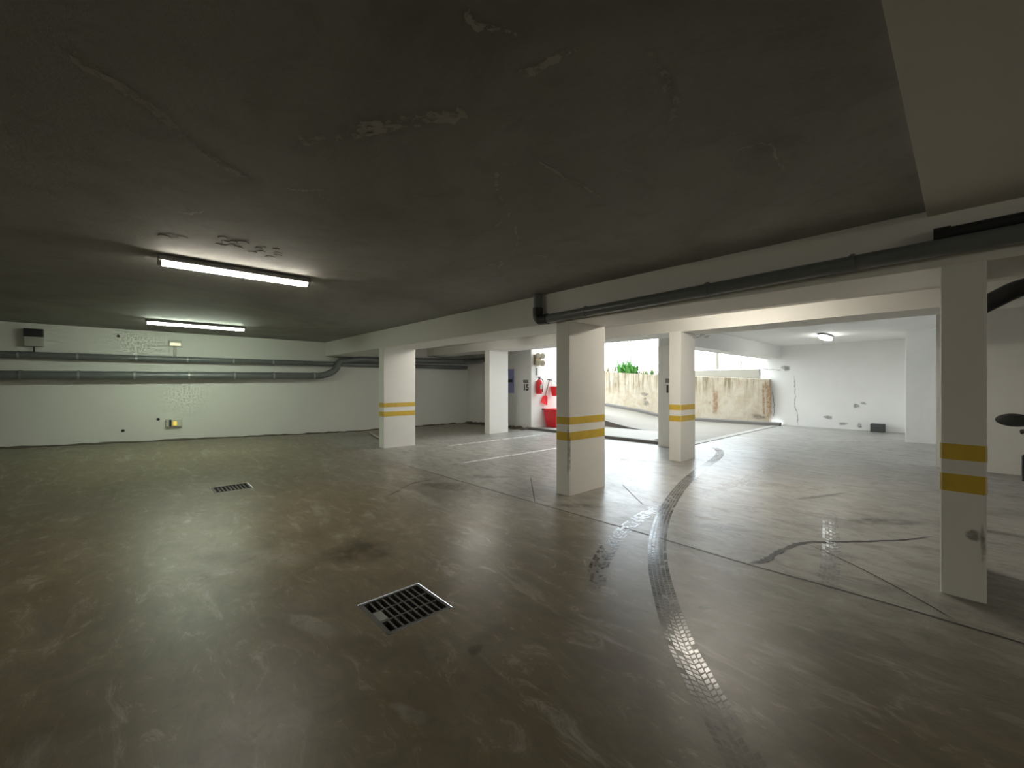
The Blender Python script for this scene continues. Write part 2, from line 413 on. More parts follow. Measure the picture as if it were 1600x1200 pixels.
for k in range(n):
    a, b = 4 * k, 4 * k + 4
    for q in range(4): mb.f.append([a + q, a + (q + 1) % 4, b + (q + 1) % 4, b + q])
mb.f += [[0, 1, 2, 3], [4 * n + 3, 4 * n + 2, 4 * n + 1, 4 * n]]
tag(mb.build('retaining_wall_kerb', M['kerb'], bevel=.0), 'grey kerb at the foot of the stained retaining wall', 'kerb')
mb = MB(); n = 30                                    # retaining wall, top line rises with the ramp
def rtop(x): return 1.555 + .055 * max(0, -4.5 - x) + .012 * max(0, -8.5 - x) ** 1.6
for k in range(n + 1):
    x = -4.47 - 17.0 * k / n
    mb.v += [(x, 16.0, -.2), (x, 16.0, rtop(x)), (x, 16.24, rtop(x) + .01), (x, 16.24, -.2)]
for k in range(n):
    a, b = 4 * k, 4 * k + 4
    for q in range(4): mb.f.append([a + q, a + (q + 1) % 4, b + (q + 1) % 4, b + q])
mb.f += [[0, 1, 2, 3], [4 * n + 3, 4 * n + 2, 4 * n + 1, 4 * n]]
RET = tag(mb.build('retaining_wall', M['retain']), 'cream rendered retaining wall with brown drip stains beside the ramp', 'wall')
tag(MB().box(-7.8, -4.82, 16.26, 16.5, -.2, 1.93).build('upper_wall', M['upper'], bevel=.01), 'pale low wall rising behind the retaining wall near the far corner', 'wall')
tag(MB().box(-22, -7.9, 16.3, 30, -.2, 1.70).build('garden_bank', M['upper']), 'raised garden ground behind the retaining wall', 'ground')
# unseen house facades, added above the garage to keep sky light off the ramp
sbox('wall_sky_screen', M['upper'], -22, -4.8, 8.6, 8.95, ZT, 10.5)
sbox('wall_sky_screen_side', M['upper'], -4.8, -4.3, 8.6, 16.5, ZT, 10.5)
sbox('trim_threshold', M['slab'], -4.34, -4.15, 9.2, 15.75, -.1, .012, label='pale concrete threshold strip between garage floor and ramp')

# ------------------------------------------------------------------ soft-edged marks lying on surfaces
def ribbon(name, pts, wid, mat, parent, normal=UP, lift=.002, jitter=0.0, sub=8, fade=True, hard=False, zf=None):
    P = bez(pts, sub) if len(pts) > 2 else [Vector(pts[0]).lerp(Vector(pts[1]), k / (sub * 2)) for k in range(sub * 2 + 1)]
    mb = MB(); mb.a = []; n = len(P); nr = Vector(normal)
    off = 0.0
    for k, p in enumerate(P):
        t = (P[min(k + 1, n - 1)] - P[max(k - 1, 0)]).normalized(); s_ = nr.cross(t).normalized()
        if jitter: off = off * .6 + random.uniform(-jitter, jitter)
        w_ = (wid if not callable(wid) else wid(k / (n - 1))) * (random.uniform(.6, 1.4) if jitter else 1)
        e = min(1, min(k, n - 1 - k) / (n * .12)) if fade else 1
        for u, a in ((-1, 1.0 if hard else 0.0), (-.45, 1.0), (.45, 1.0), (1, 1.0 if hard else 0.0)):
            q = p + s_ * (off + u * w_ / 2) + nr * lift
            if zf: q.z = zf(q.x, q.y) + lift
            mb.v.append(tuple(q)); mb.a.append(a * e)
    for k in range(n - 1):
        for j in range(3): a = 4 * k + j; mb.f.append([a, a + 1, a + 5, a + 4])
    return mb.build(name, mat, parent, fix=False)
def blot(name, c, rx, ry, mat, parent, normal=UP, rot=0.0, lift=.0015, zf=None):
    c = Vector(c); nr = Vector(normal); u = nr.cross(Vector((0, 1, 0))).normalized() if abs(nr.y) < .9 else Vector((1, 0, 0)); v = nr.cross(u)
    mb = MB(); mb.a = [1.0]; mb.v = [tuple(c + nr * lift)]; n = 28; ph = [random.uniform(0, 6.28) for _ in range(4)]
    for s_, a in ((.6, .9), (1.0, 0.0)):
        for k in range(n):
            t = 2 * math.pi * k / n; m_ = s_ * (1 + .16 * math.sin(2 * t + ph[0]) + .12 * math.sin(3 * t + ph[1]) + .08 * math.sin(5 * t + ph[2]))
            x, y = rx * m_ * math.cos(t), ry * m_ * math.sin(t); x, y = x * math.cos(rot) - y * math.sin(rot), x * math.sin(rot) + y * math.cos(rot)
            q = c + u * x + v * y + nr * lift
            mb.v.append(tuple(q)); mb.a.append(a)
    for k in range(n):
        mb.f.append([0, 1 + k, 1 + (k + 1) % n]); mb.f.append([1 + k, 1 + n + k, 1 + n + (k + 1) % n, 1 + (k + 1) % n])
    if zf: mb.v = [(x, y, zf(x, y) + lift) for x, y, z in mb.v]
    return mb.build(name, mat, parent, fix=False)
def fl(pts): return [on_z(*p) for p in pts]
# expansion joints and cracks of the slab
ribbon('floor_joint', fl([(585, 713), (830, 784), (1000, 832), (1170, 882), (1300, 918), (1465, 966), (1600, 1006), (1900, 1095)]), .022, M['joint'], FLOOR, sub=14)
ribbon('floor_crack', fl([(1170, 882), (1200, 873), (1225, 858), (1260, 848), (1330, 847), (1400, 844), (1462, 838)]), lambda t: .055 * (1 - t) + .02, M['joint'], FLOOR, jitter=.006)
ribbon('floor_joint', fl([(1260, 849), (1340, 886), (1420, 928), (1490, 968)]), .016, M['joint'], FLOOR)
ribbon('floor_joint', fl([(829, 745), (836, 787)]), .016, M['joint'], FLOOR)
ribbon('floor_joint', fl([(972, 757), (1006, 790)]), .014, M['joint'], FLOOR)
ribbon('floor_joint', fl([(1150, 687), (1200, 702), (1300, 712), (1460, 726)]), .05, M['stain'], FLOOR)
ribbon('floor_crack', fl([(600, 778), (640, 758), (690, 745)]), .05, M['stain'], FLOOR, jitter=.02)
# parking lines
ribbon('parking_line', [(-5.98, 3.98, 0), (-5.98, 6, 0), (-5.98, 8.6, 0)], .085, M['line'], FLOOR, hard=True, sub=10)
ribbon('parking_line', [(-7.85, 5.0, 0), (-7.85, 6.6, 0), (-7.85, 8.6, 0)], .085, M['line'], FLOOR, hard=True, sub=10)
# tyre marks: four ribs of slanting tread blocks
def tyre(path, width, mat, gap=0.0, ribs=5, film=None):
    P = bez(path, 24); L = [0.0]
    for a, b in zip(P, P[1:]): L.append(L[-1] + (b - a).length)
    def at(s_):
        for k in range(len(L) - 1):
            if L[k + 1] >= s_: break
        t = (s_ - L[k]) / max(1e-6, L[k + 1] - L[k]); d = (P[k + 1] - P[k]).normalized()
        return P[k].lerp(P[k + 1], t), d
    mb = MB(); mb.a = []; s_ = 0.0; bl, gp = .026, .010
    rw = width / ribs; patch = 1.0
    while s_ < L[-1] - bl:
        patch = max(.5, min(1.0, patch + random.uniform(-.22, .22)))
        for r_ in range(ribs):
            if random.random() < gap: continue
            u0 = -width / 2 + r_ * rw + rw * .07; u1 = u0 + rw * .80; sh = .016 * (1 if r_ < ribs / 2 else -1); so = .009 * (r_ % 2)
            i = len(mb.v); fa = min(1, min(s_, L[-1] - s_) / .5) * random.uniform(.6, 1) * patch
            for ss, u in ((0, u0), (sh, u1), (bl + sh, u1), (bl, u0)):
                p, d = at(max(0, min(L[-1], s_ + ss + so))); n_ = UP.cross(d)
                q = p + n_ * u; mb.v.append((q.x, q.y, .0028)); mb.a.append(fa)
            mb.f.append([i, i + 3, i + 2, i + 1])
        s_ += bl + gp
    if film: ribbon('tyre_film', [at(L[-1] * k / 14)[0] for k in range(15)], width * 1.08, film, FLOOR, lift=.0012, sub=6)
    return mb.build('tyre_mark', mat, FLOOR, fix=True)
tyre(fl([(1112, 698), (1124, 704), (1122, 714), (1098, 731), (1068, 757), (1042, 795), (1029, 835), (1028, 880), (1040, 935), (1062, 1000), (1092, 1060), (1130, 1130), (1168, 1200), (1200, 1260)]), .155, M['tyre'], .05, film=M['film'])
tyre(fl([(1216, 718), (1200, 733), (1160, 751), (1115, 768), (1078, 782)]), .16, M['tyre_pale'], .25)
tyre(fl([(1046, 786), (1005, 806), (965, 838), (938, 880), (928, 930)]), .15, M['tyre'], .35, film=M['film'])
tyre(fl([(1296, 796), (1298, 830), (1299, 870), (1290, 930)]), .13, M['tyre'], .4)
# stains, scuffs; some pale patches paint in the tube lamps' reflection
for (px, py, rx, ry, k, rot) in [(742, 1016, .05, .05, 'stain', 0), (1130, 825, .25, .10, 'stain', .5), (1105, 810, .16, .06, 'scuff_or_sheen', .3), (430, 1125, .25, .12, 'scuff_or_sheen', .6), (350, 1180, .20, .10, 'stain', .5),
                            (640, 1115, .12, .04, 'scuff_or_sheen', .4), (480, 975, .30, .07, 'scuff_or_sheen', .3), (330, 860, .45, .22, 'scuff_or_sheen', .2), (560, 860, .4, .25, 'stain', .5), (1075, 930, .06, .03, 'stain', .3), (1100, 950, .05, .03, 'stain', .9),
                            (1160, 895, .06, .03, 'stain', .3), (1510, 1110, .03, .01, 'scuff_or_sheen', .3), (700, 760, .5, .2, 'stain', .3), (760, 745, .4, .12, 'stain', .6), (1000, 720, .5, .2, 'scuff_or_sheen', .4),
                            (1350, 690, .9, .2, 'scuff_or_sheen', .9), (1240, 760, .7, .25, 'scuff_or_sheen', .6), (1380, 815, .45, .15, 'wet', .7), (290, 815, .5, .16, 'scuff_or_sheen', .4), (370, 880, .55, .3, 'scuff_or_sheen', .5), (300, 920, .35, .22, 'scuff_or_sheen', .2), (1285, 775, .5, .05, 'wet', 1.2), (900, 790, .4, .1, 'stain', .8)]:
    blot('floor_stain_or_sheen', on_z(px, py), rx, ry, M[k], FLOOR, rot=rot, zf=hz)
# lime bloom and cracks on the ceiling
CEIL = bpy.data.objects['ceiling']; DN = Vector((0, 0, -1))
def cl(pts): return [on_z(px, py, ZC) for px, py in pts]
for pts, wd in [([(775, 255), (776, 275), (777, 295), (790, 320), (797, 335), (778, 352), (768, 370)], .045), ([(797, 332), (808, 380), (790, 405), (775, 425)], .03), ([(808, 395), (835, 398), (860, 402)], .02),
                ([(440, 290), (465, 298), (492, 297), (515, 292)], .03), ([(492, 297), (510, 310), (530, 322)], .02), ([(60, 45), (120, 90), (180, 130), (250, 178), (300, 225), (370, 268), (440, 290)], .10),
                ([(420, 215), (500, 218), (560, 205), (640, 190), (700, 182), (760, 165)], .14), ([(1000, 45), (1030, 110), (1055, 165), (1040, 205)], .05), ([(800, 120), (860, 95), (910, 60)], .08),
                ([(1120, 240), (1195, 225), (1215, 250), (1235, 275)], .02), ([(935, 275), (970, 268), (1000, 266)], .02), ([(720, 10), (750, 40), (830, 50)], .06), ([(835, 245), (880, 270), (960, 320)], .03), ([(270, 330), (300, 334), (325, 328)], .05),
                ([(775, 255), (800, 256), (820, 252)], .02), ([(800, 405), (780, 410), (750, 420)], .05)]:
    ribbon('ceiling_crack', cl(pts), wd, M['lime'], CEIL, normal=DN, lift=.002, jitter=.012)
for k in range(26):                                  # peeling paint by the near lamp
    px = random.uniform(338, 438); py = 375 + (px - 338) * .22 + random.uniform(-7, 8)
    if k > 19: px = random.uniform(255, 300); py = 368 + random.uniform(-5, 6)
    c = on_z(px, py, ZC); a0 = random.uniform(0, 6.28); r_ = random.uniform(.02, .06); mb = MB()
    poly = [(c.x + r_ * random.uniform(.5, 1) * math.cos(a0 + t * 1.047), c.y + r_ * random.uniform(.5, 1) * math.sin(a0 + t * 1.047)) for t in range(6)]
    i = 0; mb.prism(poly, 2, ZC - random.uniform(.003, .006), ZC - .001); mb.build('paint_flake', M['flake'], CEIL)

# ------------------------------------------------------------------ drain grates
def grate(g, label, plug):
    x0, x1, y0, y1 = g; r = empty('drain_grate', ((x0 + x1) / 2, (y0 + y1) / 2, 0), label, 'drain')
    fr = .022; t = .0; b_ = -.03
    mb = MB(); e = .004; x0 += e; x1 -= e; y0 += e; y1 -= e
    mb.box(x0, x0 + fr, y0, y1, b_, t + .002); mb.box(x1 - fr, x1, y0, y1, b_, t + .002); mb.box(x0, x1, y0, y0 + fr, b_, t + .0018); mb.box(x0, x1, y1 - fr, y1, b_, t + .0018)
    rel(mb.build('frame', M['iron']), r)
    nb = 9; L = y1 - y0 - 2 * fr; pitch = L / nb
    for k in range(1, nb):
        y = y0 + fr + k * pitch
        rel(MB().box(x0 + fr, x1 - fr, y - pitch * .16, y + pitch * .16, b_, -.001).build('bar', M['iron'], bevel=.002), r)
    W = x1 - x0 - 2 * fr
    for k in (1, 2):
        x = x0 + fr + k * W / 3
        rel(MB().box(x - .007, x + .007, y0 + fr, y1 - fr, b_, -.0022).build('cross_bar', M['iron']), r)
    if plug:
        o = rel(MB().box(x0 + fr + W / 3 + .008, x0 + fr + W * 2 / 3 - .008, y0 + fr, y0 + fr + pitch * 1.25, -.02, .0005).build('slot_filler', M['plug']), r); o['label'] = 'grey filler in one slot'
    mb = MB()
    for bx in ((x0 - e, x1 + e, y0 - e, y0, -.25, -.001), (x0 - e, x1 + e, y1, y1 + e, -.25, -.001), (x0 - e, x0, y0, y1, -.25, -.001), (x1, x1 + e, y0, y1, -.25, -.001), (x0, x1, y0, y1, -.27, -.25)): mb.box(*bx)
    rel(mb.build('pit', M['pit']), r)
grate(G1, 'large iron drain grate in the foreground floor', True)
grate(G2, 'small-looking iron drain grate further back under the tube lamps', False)

# ------------------------------------------------------------------ lamps
def batten(x, y0, y1, mat, label, zc=ZC, group='ceiling tube lamps'):
    r = empty('tube_lamp', (x, (y0 + y1) / 2, zc), label, 'lamp', group)
    rel(MB().prism([(x - .035, zc), (x + .035, zc), (x + .066, zc - .05), (x + .066, zc - .056), (x - .066, zc - .056), (x - .066, zc - .05)], 1, y0 - .03, y1 + .03).build('housing', M['housing']), r)
    prof = [(x - .055, zc - .056), (x + .055, zc - .056), (x + .054, zc - .072), (x + .036, zc - .090), (x, zc - .097), (x - .036, zc - .090), (x - .054, zc - .072)]
    rel(MB().prism(prof, 1, y0, y1).build('diffuser', mat, smooth=True), r)
    for a, b in ((y0 - .028, y0), (y1, y1 + .028)):
        rel(MB().prism(prof, 1, a, b).build('end_cap', M['lgrey']), r)
    return r
batten(-4.95, .19, 1.42, M['warm'], 'lit warm-white tube lamp on the ceiling, nearer of the two')
batten(-9.95, .18, 1.66, M['green'], 'lit greenish-white tube lamp on the ceiling close to the left wall')
batten(-2.32, 5.40, 6.60, M['bay'], 'lit warm tube lamp in the bay behind the near beam, right of the middle column').rotation_euler.z = math.radians(90)
batten(-7.45, 5.20, 6.30, M['bay_fill'], 'added unseen fill lamp in the bay behind the near beam, close to the left banded column')  # hidden lamp, added to brighten the left part of the bay
batten(5.05, .19, 1.42, M['bay'], 'added unseen fill lamp on the ceiling to the right of the camera')  # out of view, added to brighten the near beam and right column
r = empty('bulkhead_lamp', (-2.42, 13.35, ZF), 'lit long oval lamp on the far bay ceiling', 'lamp')
def oval(hx, hy, n=28, p=3.0):
    out = []
    for k in range(n):
        a = 2 * math.pi * k / n; c, s_ = math.cos(a), math.sin(a)
        out.append((math.copysign(abs(c) ** (2 / p), c) * hx, math.copysign(abs(s_) ** (2 / p), s_) * hy))
    return out
MB().prism(oval(.10, .60), 2, -.05, 0).build('base', M['grey'], r, smooth=True)
mb = MB(); rings = [(1, -.05), (.97, -.085), (.85, -.115), (.6, -.13)]
for s_, z in rings: mb.v += [(x * .9 * s_, y * .95 * (s_ if s_ > .9 else (s_ + .12)), z) for x, y in oval(.10, .60)]
for a in range(3):
    for k in range(28): mb.f.append([a * 28 + k, a * 28 + (k + 1) % 28, a * 28 + 28 + (k + 1) % 28, a * 28 + 28 + k])
mb.f.append([84 + k for k in range(28)]); mb.build('diffuser', M['bulk'], r, smooth=True)

# ------------------------------------------------------------------ pipes
def clips(parent, pts, rad, wall_dir, mat=M['steel']):
    for p in pts:
        p = Vector(p); t = Vector((0, 1, 0)) if abs(wall_dir.x) > .5 else Vector((1, 0, 0))
        mb = MB(); mb.tube([p - t * .016, p + t * .016], rad + .007, 16)
        q = p + wall_dir * (rad + .07); lo = Vector((min(p.x, q.x), min(p.y, q.y), p.z)); hi = Vector((max(p.x, q.x), max(p.y, q.y), p.z))
        mb.box(lo.x - .012, hi.x + .012, lo.y - .012, hi.y + .012, p.z + rad - .004, p.z + rad + .012)
        rel(mb.build('pipe_clip', mat, smooth=True), parent)
xp = XL + .15
r = empty('wall_pipe', (xp, 0, 1.96), 'upper thin dark grey pipe along the left wall', 'pipe')
rel(MB().tube([(xp - .03, YB, 1.94), (xp - .03, 8.85, 1.985)], .066, 16).build('pipe_run', M['pipe'], smooth=True), r)
ys = [on_x(px, 560, xp).y for px in (28, 121, 213, 293, 365, 427)]
clips(r, [(xp - .03, y, 1.955) for y in ys], .066, Vector((-1, 0, 0)))
r = empty('wall_pipe', (xp, 0, 1.58), 'lower thick dark grey pipe along the left wall, bending up by the near beam', 'pipe')
ya = on_x(505, 588, xp).y; yb = on_x(533, 562, xp).y
path = round_path([(xp + .03, YB, 1.52), (xp + .03, ya, 1.625), (xp + .05, ya + .33, 1.80), (xp + .05, yb - .10, 2.03), (xp + .05, yb + .45, 2.125), (xp + .05, 8.70, 2.20), (-11.0, 8.78, 2.22), (-10.7, 8.78, 2.30), (-10.3, 8.78, 2.32)], .22)
rel(MB().tube(path, .088, 18).build('pipe_run', M['pipe'], smooth=True), r)
ys = [on_x(px, 588, xp).y for px in (32, 123, 210, 295, 366, 427, 490)]
clips(r, [(xp + .03, y, 1.52 + (1.625 - 1.52) * (y - YB) / (ya - YB)) for y in ys], .088, Vector((-1, 0, 0)))
r = empty('beam_pipe', (-2, 3.9, 2.26), 'glossy grey pipe along the near beam with an elbow above the middle column', 'pipe')
yp = YA0 - .075
path = round_path([(-3.78, yp, 2.575), (-3.78, yp, 2.235), (-.3, yp, 2.297), (6.9, yp, 2.42)], .10)
rel(MB().tube(path, .057, 18).build('pipe_run', M['pipe'], smooth=True), r)
rel(MB().tube(round_path([(-3.78, yp, 2.40), (-3.78, yp, 2.235), (-3.60, yp, 2.2385)], .10), .066, 18).build('elbow', M['black_pipe'], smooth=True), r)
clips(r, [(x, yp, 2.235 + (x + 3.78) * .0178) for x in (-3.0, -1.6, -.55)], .057, Vector((0, 1, 0)), M['pipe'])
r = empty('beam_pipe', (2, 3.9, 2.38), 'short dark pipe above the beam pipe at the upper right', 'pipe')
rel(MB().tube([(-.10, yp + .01, 2.385), (6.9, yp + .01, 2.52)], .042, 16).build('pipe_run', M['black_pipe'], smooth=True), r)
rel(MB().tube([(-.13, yp + .01, 2.385), (-.05, yp + .01, 2.386)], .050, 16).build('end_cap', M['black_pipe'], smooth=True), r)
r = empty('drop_pipe', (.2, 6, 2.3), 'black pipe with a fat elbow just right of the shaded column', 'pipe')
rel(MB().tube(round_path([(6.9, 6.0, 2.40), (.35, 6.0, 2.30), (.06, 6.0, 2.10), (.06, 6.0, 0)], .12), .052, 16).build('pipe_run', M['black_pipe'], smooth=True), r)
rel(MB().tube(round_path([(.48, 6.0, 2.302), (.34, 6.0, 2.28), (.08, 6.0, 2.12), (.06, 6.0, 2.0)], .08), [.062, .066] + [.085] * 40 if False else .08, 18).build('elbow', M['black_pipe'], smooth=True), r)
# ------------------------------------------------------------------ small things on the left wall
def wallbox(px0, px1, py0, py1, depth):
    a = on_x(px0, py1, XL + depth); b = on_x(px1, py0, XL + depth); return a.y, b.y, on_x((px0 + px1) / 2, py1, XL + depth).z, on_x((px0 + px1) / 2, py0, XL + depth).z
y0, y1, z0, z1 = wallbox(37, 67, 514, 541, .12)
r = empty('switch_box', (XL, (y0 + y1) / 2, z0), 'grey electrical box with dark top high on the left wall', 'electrical box')
rel(MB().box(XL, XL + .12, y0, y1, z0, z1).build('body', M['lgrey'], bevel=.008), r)
rel(MB().box(XL + .02, XL + .135, y0 - .005, y1 + .005, z0 + (z1 - z0) * .55, z1 + .005).build('cover', M['black'], bevel=.006), r)
rel(MB().tube([(XL + .05, (y0 + y1) / 2, z0), (XL + .05, (y0 + y1) / 2, 2.02)], .012, 8).build('cable', M['black']), r)
y0, y1, z0, z1 = wallbox(264, 284, 532, 541, .08)
r = empty('emergency_light', (XL, (y0 + y1) / 2, z0), 'small pale lit emergency light above the upper pipe', 'light')
rel(MB().box(XL, XL + .07, y0, y1, z0, z1).build('body', M['clear'], bevel=.006), r)
rel(MB().box(XL + .071, XL + .082, y0 + .02, y1 - .02, z0 + .01, z0 + (z1 - z0) * .6).build('lens', M['cream_lens'], bevel=.004), r)
rel(MB().box(XL, XL + .03, (y0 + y1) / 2 - .025, (y0 + y1) / 2 + .025, 2.02, z0).build('conduit', M['lgrey']), r)
y0, y1, z0, z1 = wallbox(259, 285, 655, 667, .09)
r = empty('emergency_light', (XL, (y0 + y1) / 2, z0), 'amber emergency light low on the left wall below the pipes', 'light')
rel(MB().box(XL, XL + .06, y0, y1, z0, z1).build('body', M['clear'], bevel=.006), r)
rel(MB().box(XL + .06, XL + .09, y0 + .13, y1 - .10, z0 + .03, z1 - .05).build('lens', M['amber'], bevel=.006), r)
rel(MB().box(XL + .06, XL + .075, y0 + .06, y0 + .10, z0 + .01, z1 - .01).build('clamp', M['black']), r)
for px, py, wh in ((185, 525, 'high above the upper pipe'), (192, 673, 'lowest on the left wall'), (247, 655, 'beside the low amber light')):
    p = on_x(px, py, XL); tag(MB().tube([(XL - .01, p.y, p.z), (XL + .012, p.y, p.z)], .03, 12).build('wall_plug', M['ink']), 'small black wall plug ' + wh, 'plug')
# ------------------------------------------------------------------ number wall and fire corner
def text(name, s_, size, loc, mat, parent, rot):
    cu = bpy.data.curves.new(name, 'FONT'); cu.body = s_; cu.size = size; cu.extrude = .001; cu.align_x = 'CENTER'; cu.offset = .012
    t = bpy.data.objects.new(name, cu); COL.objects.link(t); bpy.context.view_layer.update()
    me = bpy.data.meshes.new_from_object(t.evaluated_get(bpy.context.evaluated_depsgraph_get())); bpy.data.objects.remove(t)
    me.materials.append(mat) if not me.materials else me.materials.__setitem__(0, mat)
    o = bpy.data.objects.new(name, me); COL.objects.link(o); o.location = loc; o.rotation_euler = rot
    if parent: rel(o, parent)
    return o
FACE_Y = (math.radians(90), 0, 0)
def yrect(px0, px1, py0, py1, y):
    a = on_y(px0, (py0 + py1) / 2, y); b = on_y(px1, (py0 + py1) / 2, y); c = (px0 + px1) / 2
    return a.x, b.x, on_y(c, py1, y).z, on_y(c, py0, y).z
x0, x1, z0, z1 = yrect(818, 825.5, 593.5, 599, 9.0)
r = empty('space_number', ((x0 + x1) / 2, 9.0, z0), 'parking space number 15 under a small dark plate', 'sign')
rel(MB().box(x0, x1, 8.985, 9.0, z0, z1).build('plate', M['grey'], bevel=.003), r)
z0 = on_y(821, 609.5, 9.0).z; z1 = on_y(821, 600.5, 9.0).z
o = text('numeral', '15', (z1 - z0) * 1.42, ((x0 + x1) / 2, 8.9975, z0), M['ink'], r, FACE_Y); o['label'] = 'black stencilled 15'
x0, x1, z0, z1 = yrect(1040, 1048, 591.5, 598, 8.70)
r = empty('space_number', ((x0 + x1) / 2, 8.7, z0), 'parking number plate on the ramp pier, half hidden by a column', 'sign')
rel(MB().box(x0, x1, 8.685, 8.70, z0, z1).build('plate', M['grey'], bevel=.003), r)
z0 = on_y(1043, 613, 8.7).z; z1 = on_y(1043, 602, 8.7).z
text('numeral', '1', (z1 - z0) * 1.42, (on_y(1043, 606, 8.7).x, 8.6975, z0), M['ink'], r, FACE_Y)
x0, x1, z0, z1 = yrect(780, 803, 577, 614, 8.99)
r = empty('blue_sign', ((x0 + x1) / 2, 9, z0), 'lavender-blue wall panel with a black round mark and tab', 'sign')
rel(MB().box(x0, x1, 8.985, 9.0, z0, z1).build('panel', M['blue'], bevel=.002), r)
c = on_y(788, 596, 8.98); mb = MB(); mb.prism([(c.x + .20 * math.cos(a), c.z + .20 * math.sin(a)) for a in [2 * math.pi * k / 28 for k in range(28)]], 1, 8.975, 8.984); rel(mb.build('round_mark', M['ink']), r)
c2 = on_y(799, 595, 8.98); rel(MB().box(c.x + .12, c2.x + .05, 8.976, 8.9835, c2.z - .05, c2.z + .05).build('tab', M['ink']), r)
# twin spot emergency floodlight on the corner
XW = -8.95
c = on_x(841.5, 562, XW + .1)
r = empty('twin_floodlight', (XW, c.y, c.z), 'bronze twin-spot emergency floodlight high on the bright corner wall', 'light')
rel(MB().box(XW, XW + .10, c.y - .12, c.y + .12, c.z - .16, c.z + .16).build('bracket', M['brass'], bevel=.01), r)
for dz in (.11, -.11):
    for dy in (-.10, .10):
        p = Vector((XW + .10, c.y + dy, c.z + dz)); h = rel(MB().tube([p, p + Vector((.06, -.01, 0)), p + Vector((.10, -.02, 0))], [.06, .085, .09], 18).build('spot_head', M['brass'], smooth=True), r)
        l = MB().tube([p + Vector((.095, -.02, 0)), p + Vector((.106, -.022, 0))], .062, 18).build('lens', M['spot_lens'], smooth=True); l.parent = h
# fire extinguisher
c = on_x(843, 605, XW + .12); zb = on_x(844, 615.5, XW + .12).z; zt = on_x(844, 593, XW + .12).z; hgt = zt - zb
r = empty('fire_extinguisher', (XW + .11, c.y, zb), 'red fire extinguisher hanging on the bright corner wall', 'extinguisher')
MB().lathe([(.085, 0), (.095, .02), (.095, hgt * .78), (.075, hgt * .9), (.035, hgt)], n=20).build('cylinder', M['red'], r, smooth=True)
MB().lathe([(.028, hgt), (.028, hgt + .06)], n=12).build('valve', M['black'], r, smooth=True)
MB().box(-.015, .015, -.11, .06, hgt + .06, hgt + .085).build('lever', M['black'], r, bevel=.004)
MB().tube(bez([(.03, 0, hgt + .03), (.13, .02, hgt - .02), (.125, .03, hgt * .5), (.11, .03, hgt * .15)], 6), .013, 10).build('hose', M['black'], r, smooth=True)
o = MB().box(.086, .097, -.05, .05, hgt * .35, hgt * .65).build('sticker', M['lens'], r); o['label'] = 'white instruction sticker'
MB().box(-.11, -.08, -.04, .04, hgt * .2, hgt * .9).build('bracket', M['steel'], r)
tag(MB().box(XW, XW + .012, c.y - .05, c.y + .03, zt + .13, zt + .36).build('wall_tag', M['grey'], bevel=.003), 'small dark grey plate above the fire extinguisher', 'plate')
# shovel
a = on_x(858.5, 594, XW + .06); b = on_x(852, 618, XW + .06); d = on_x(850, 629, XW + .06)
r = empty('shovel', (XW, d.y, d.z), 'red-bladed shovel hanging with its handle up between extinguisher and pail', 'shovel')
rel(MB().tube([a, b], .018, 10).build('shaft', M['wood'], smooth=True), r)
rel(MB().tube([a + Vector((0, -.09, .02)), a + Vector((0, .10, .0))], .018, 10).build('grip', M['black'], smooth=True), r)
dv = (d - b).normalized(); sd = Vector((1, 0, 0)).cross(dv); mb = MB(); hw = .15
poly = [(b - sd * .04), (b - sd * hw * .75 + dv * .05), (b - sd * hw + dv * .26), (b + sd * hw + dv * .28), (b + sd * hw * .75 + dv * .05), (b + sd * .04)]
for ox in (.0, .022):
    for k, q in enumerate(poly): mb.v.append(tuple(q + Vector((ox + (.03 if k in (0, 5) else .0), 0, 0))))
mb.f += [[5, 4, 3, 2, 1, 0], [6, 7, 8, 9, 10, 11]] + [[k, (k + 1) % 6, 6 + (k + 1) % 6, 6 + k] for k in range(6)]
rel(mb.build('blade', M['red']), r)
# hanging pail
c = on_x(867, 612, XW + .16); zt = on_x(862, 604.5, XW + .16).z; zb = on_x(865, 619, XW + .16).z
r = empty('fire_pail', (XW + .16, c.y, zb), 'red conical fire pail hanging beside the shovel', 'bucket')
hgt = zt - zb
MB().lathe([(.09, 0), (.15, hgt), (.158, hgt + .005), (.158, hgt + .02), (.14, hgt + .02), (.08, .02)], n=24).build('body', M['red'], r, smooth=True)
MB().tube(bez([(0, -.15, hgt), (-.06, -.10, hgt + .14), (-.14, 0, hgt + .20), (-.06, .10, hgt + .14), (0, .15, hgt)], 6), .006, 8).build('handle', M['steel'], r, smooth=True)
# sand bin on the slab
c = on_z(862, 664, .055); r = empty('sand_bin', (-8.62, 9.82, .055), 'large red sand bin standing on the slab below the shovel', 'bin')
def taper(hx0, hy0, hx1, hy1, z0, z1, mb):
    i = len(mb.v); mb.v += [(sx * hx0, sy * hy0, z0) for sx, sy in ((-1, -1), (1, -1), (1, 1), (-1, 1))] + [(sx * hx1, sy * hy1, z1) for sx, sy in ((-1, -1), (1, -1), (1, 1), (-1, 1))]
    for q in ((3, 2, 1, 0), (4, 5, 6, 7), (0, 1, 5, 4), (1, 2, 6, 5), (2, 3, 7, 6), (3, 0, 4, 7)): mb.f.append([i + k for k in q])
    return mb
taper(.20, .28, .26, .35, 0, .52, MB()).build('body', M['red'], r, bevel=.02)
MB().box(-.285, .285, -.375, .375, .52, .57).build('lid', M['red'], r, bevel=.015)
o = MB().box(-.29, -.21, -.385, -.30, .525, .575).build('lid_latch', M['black'], r)
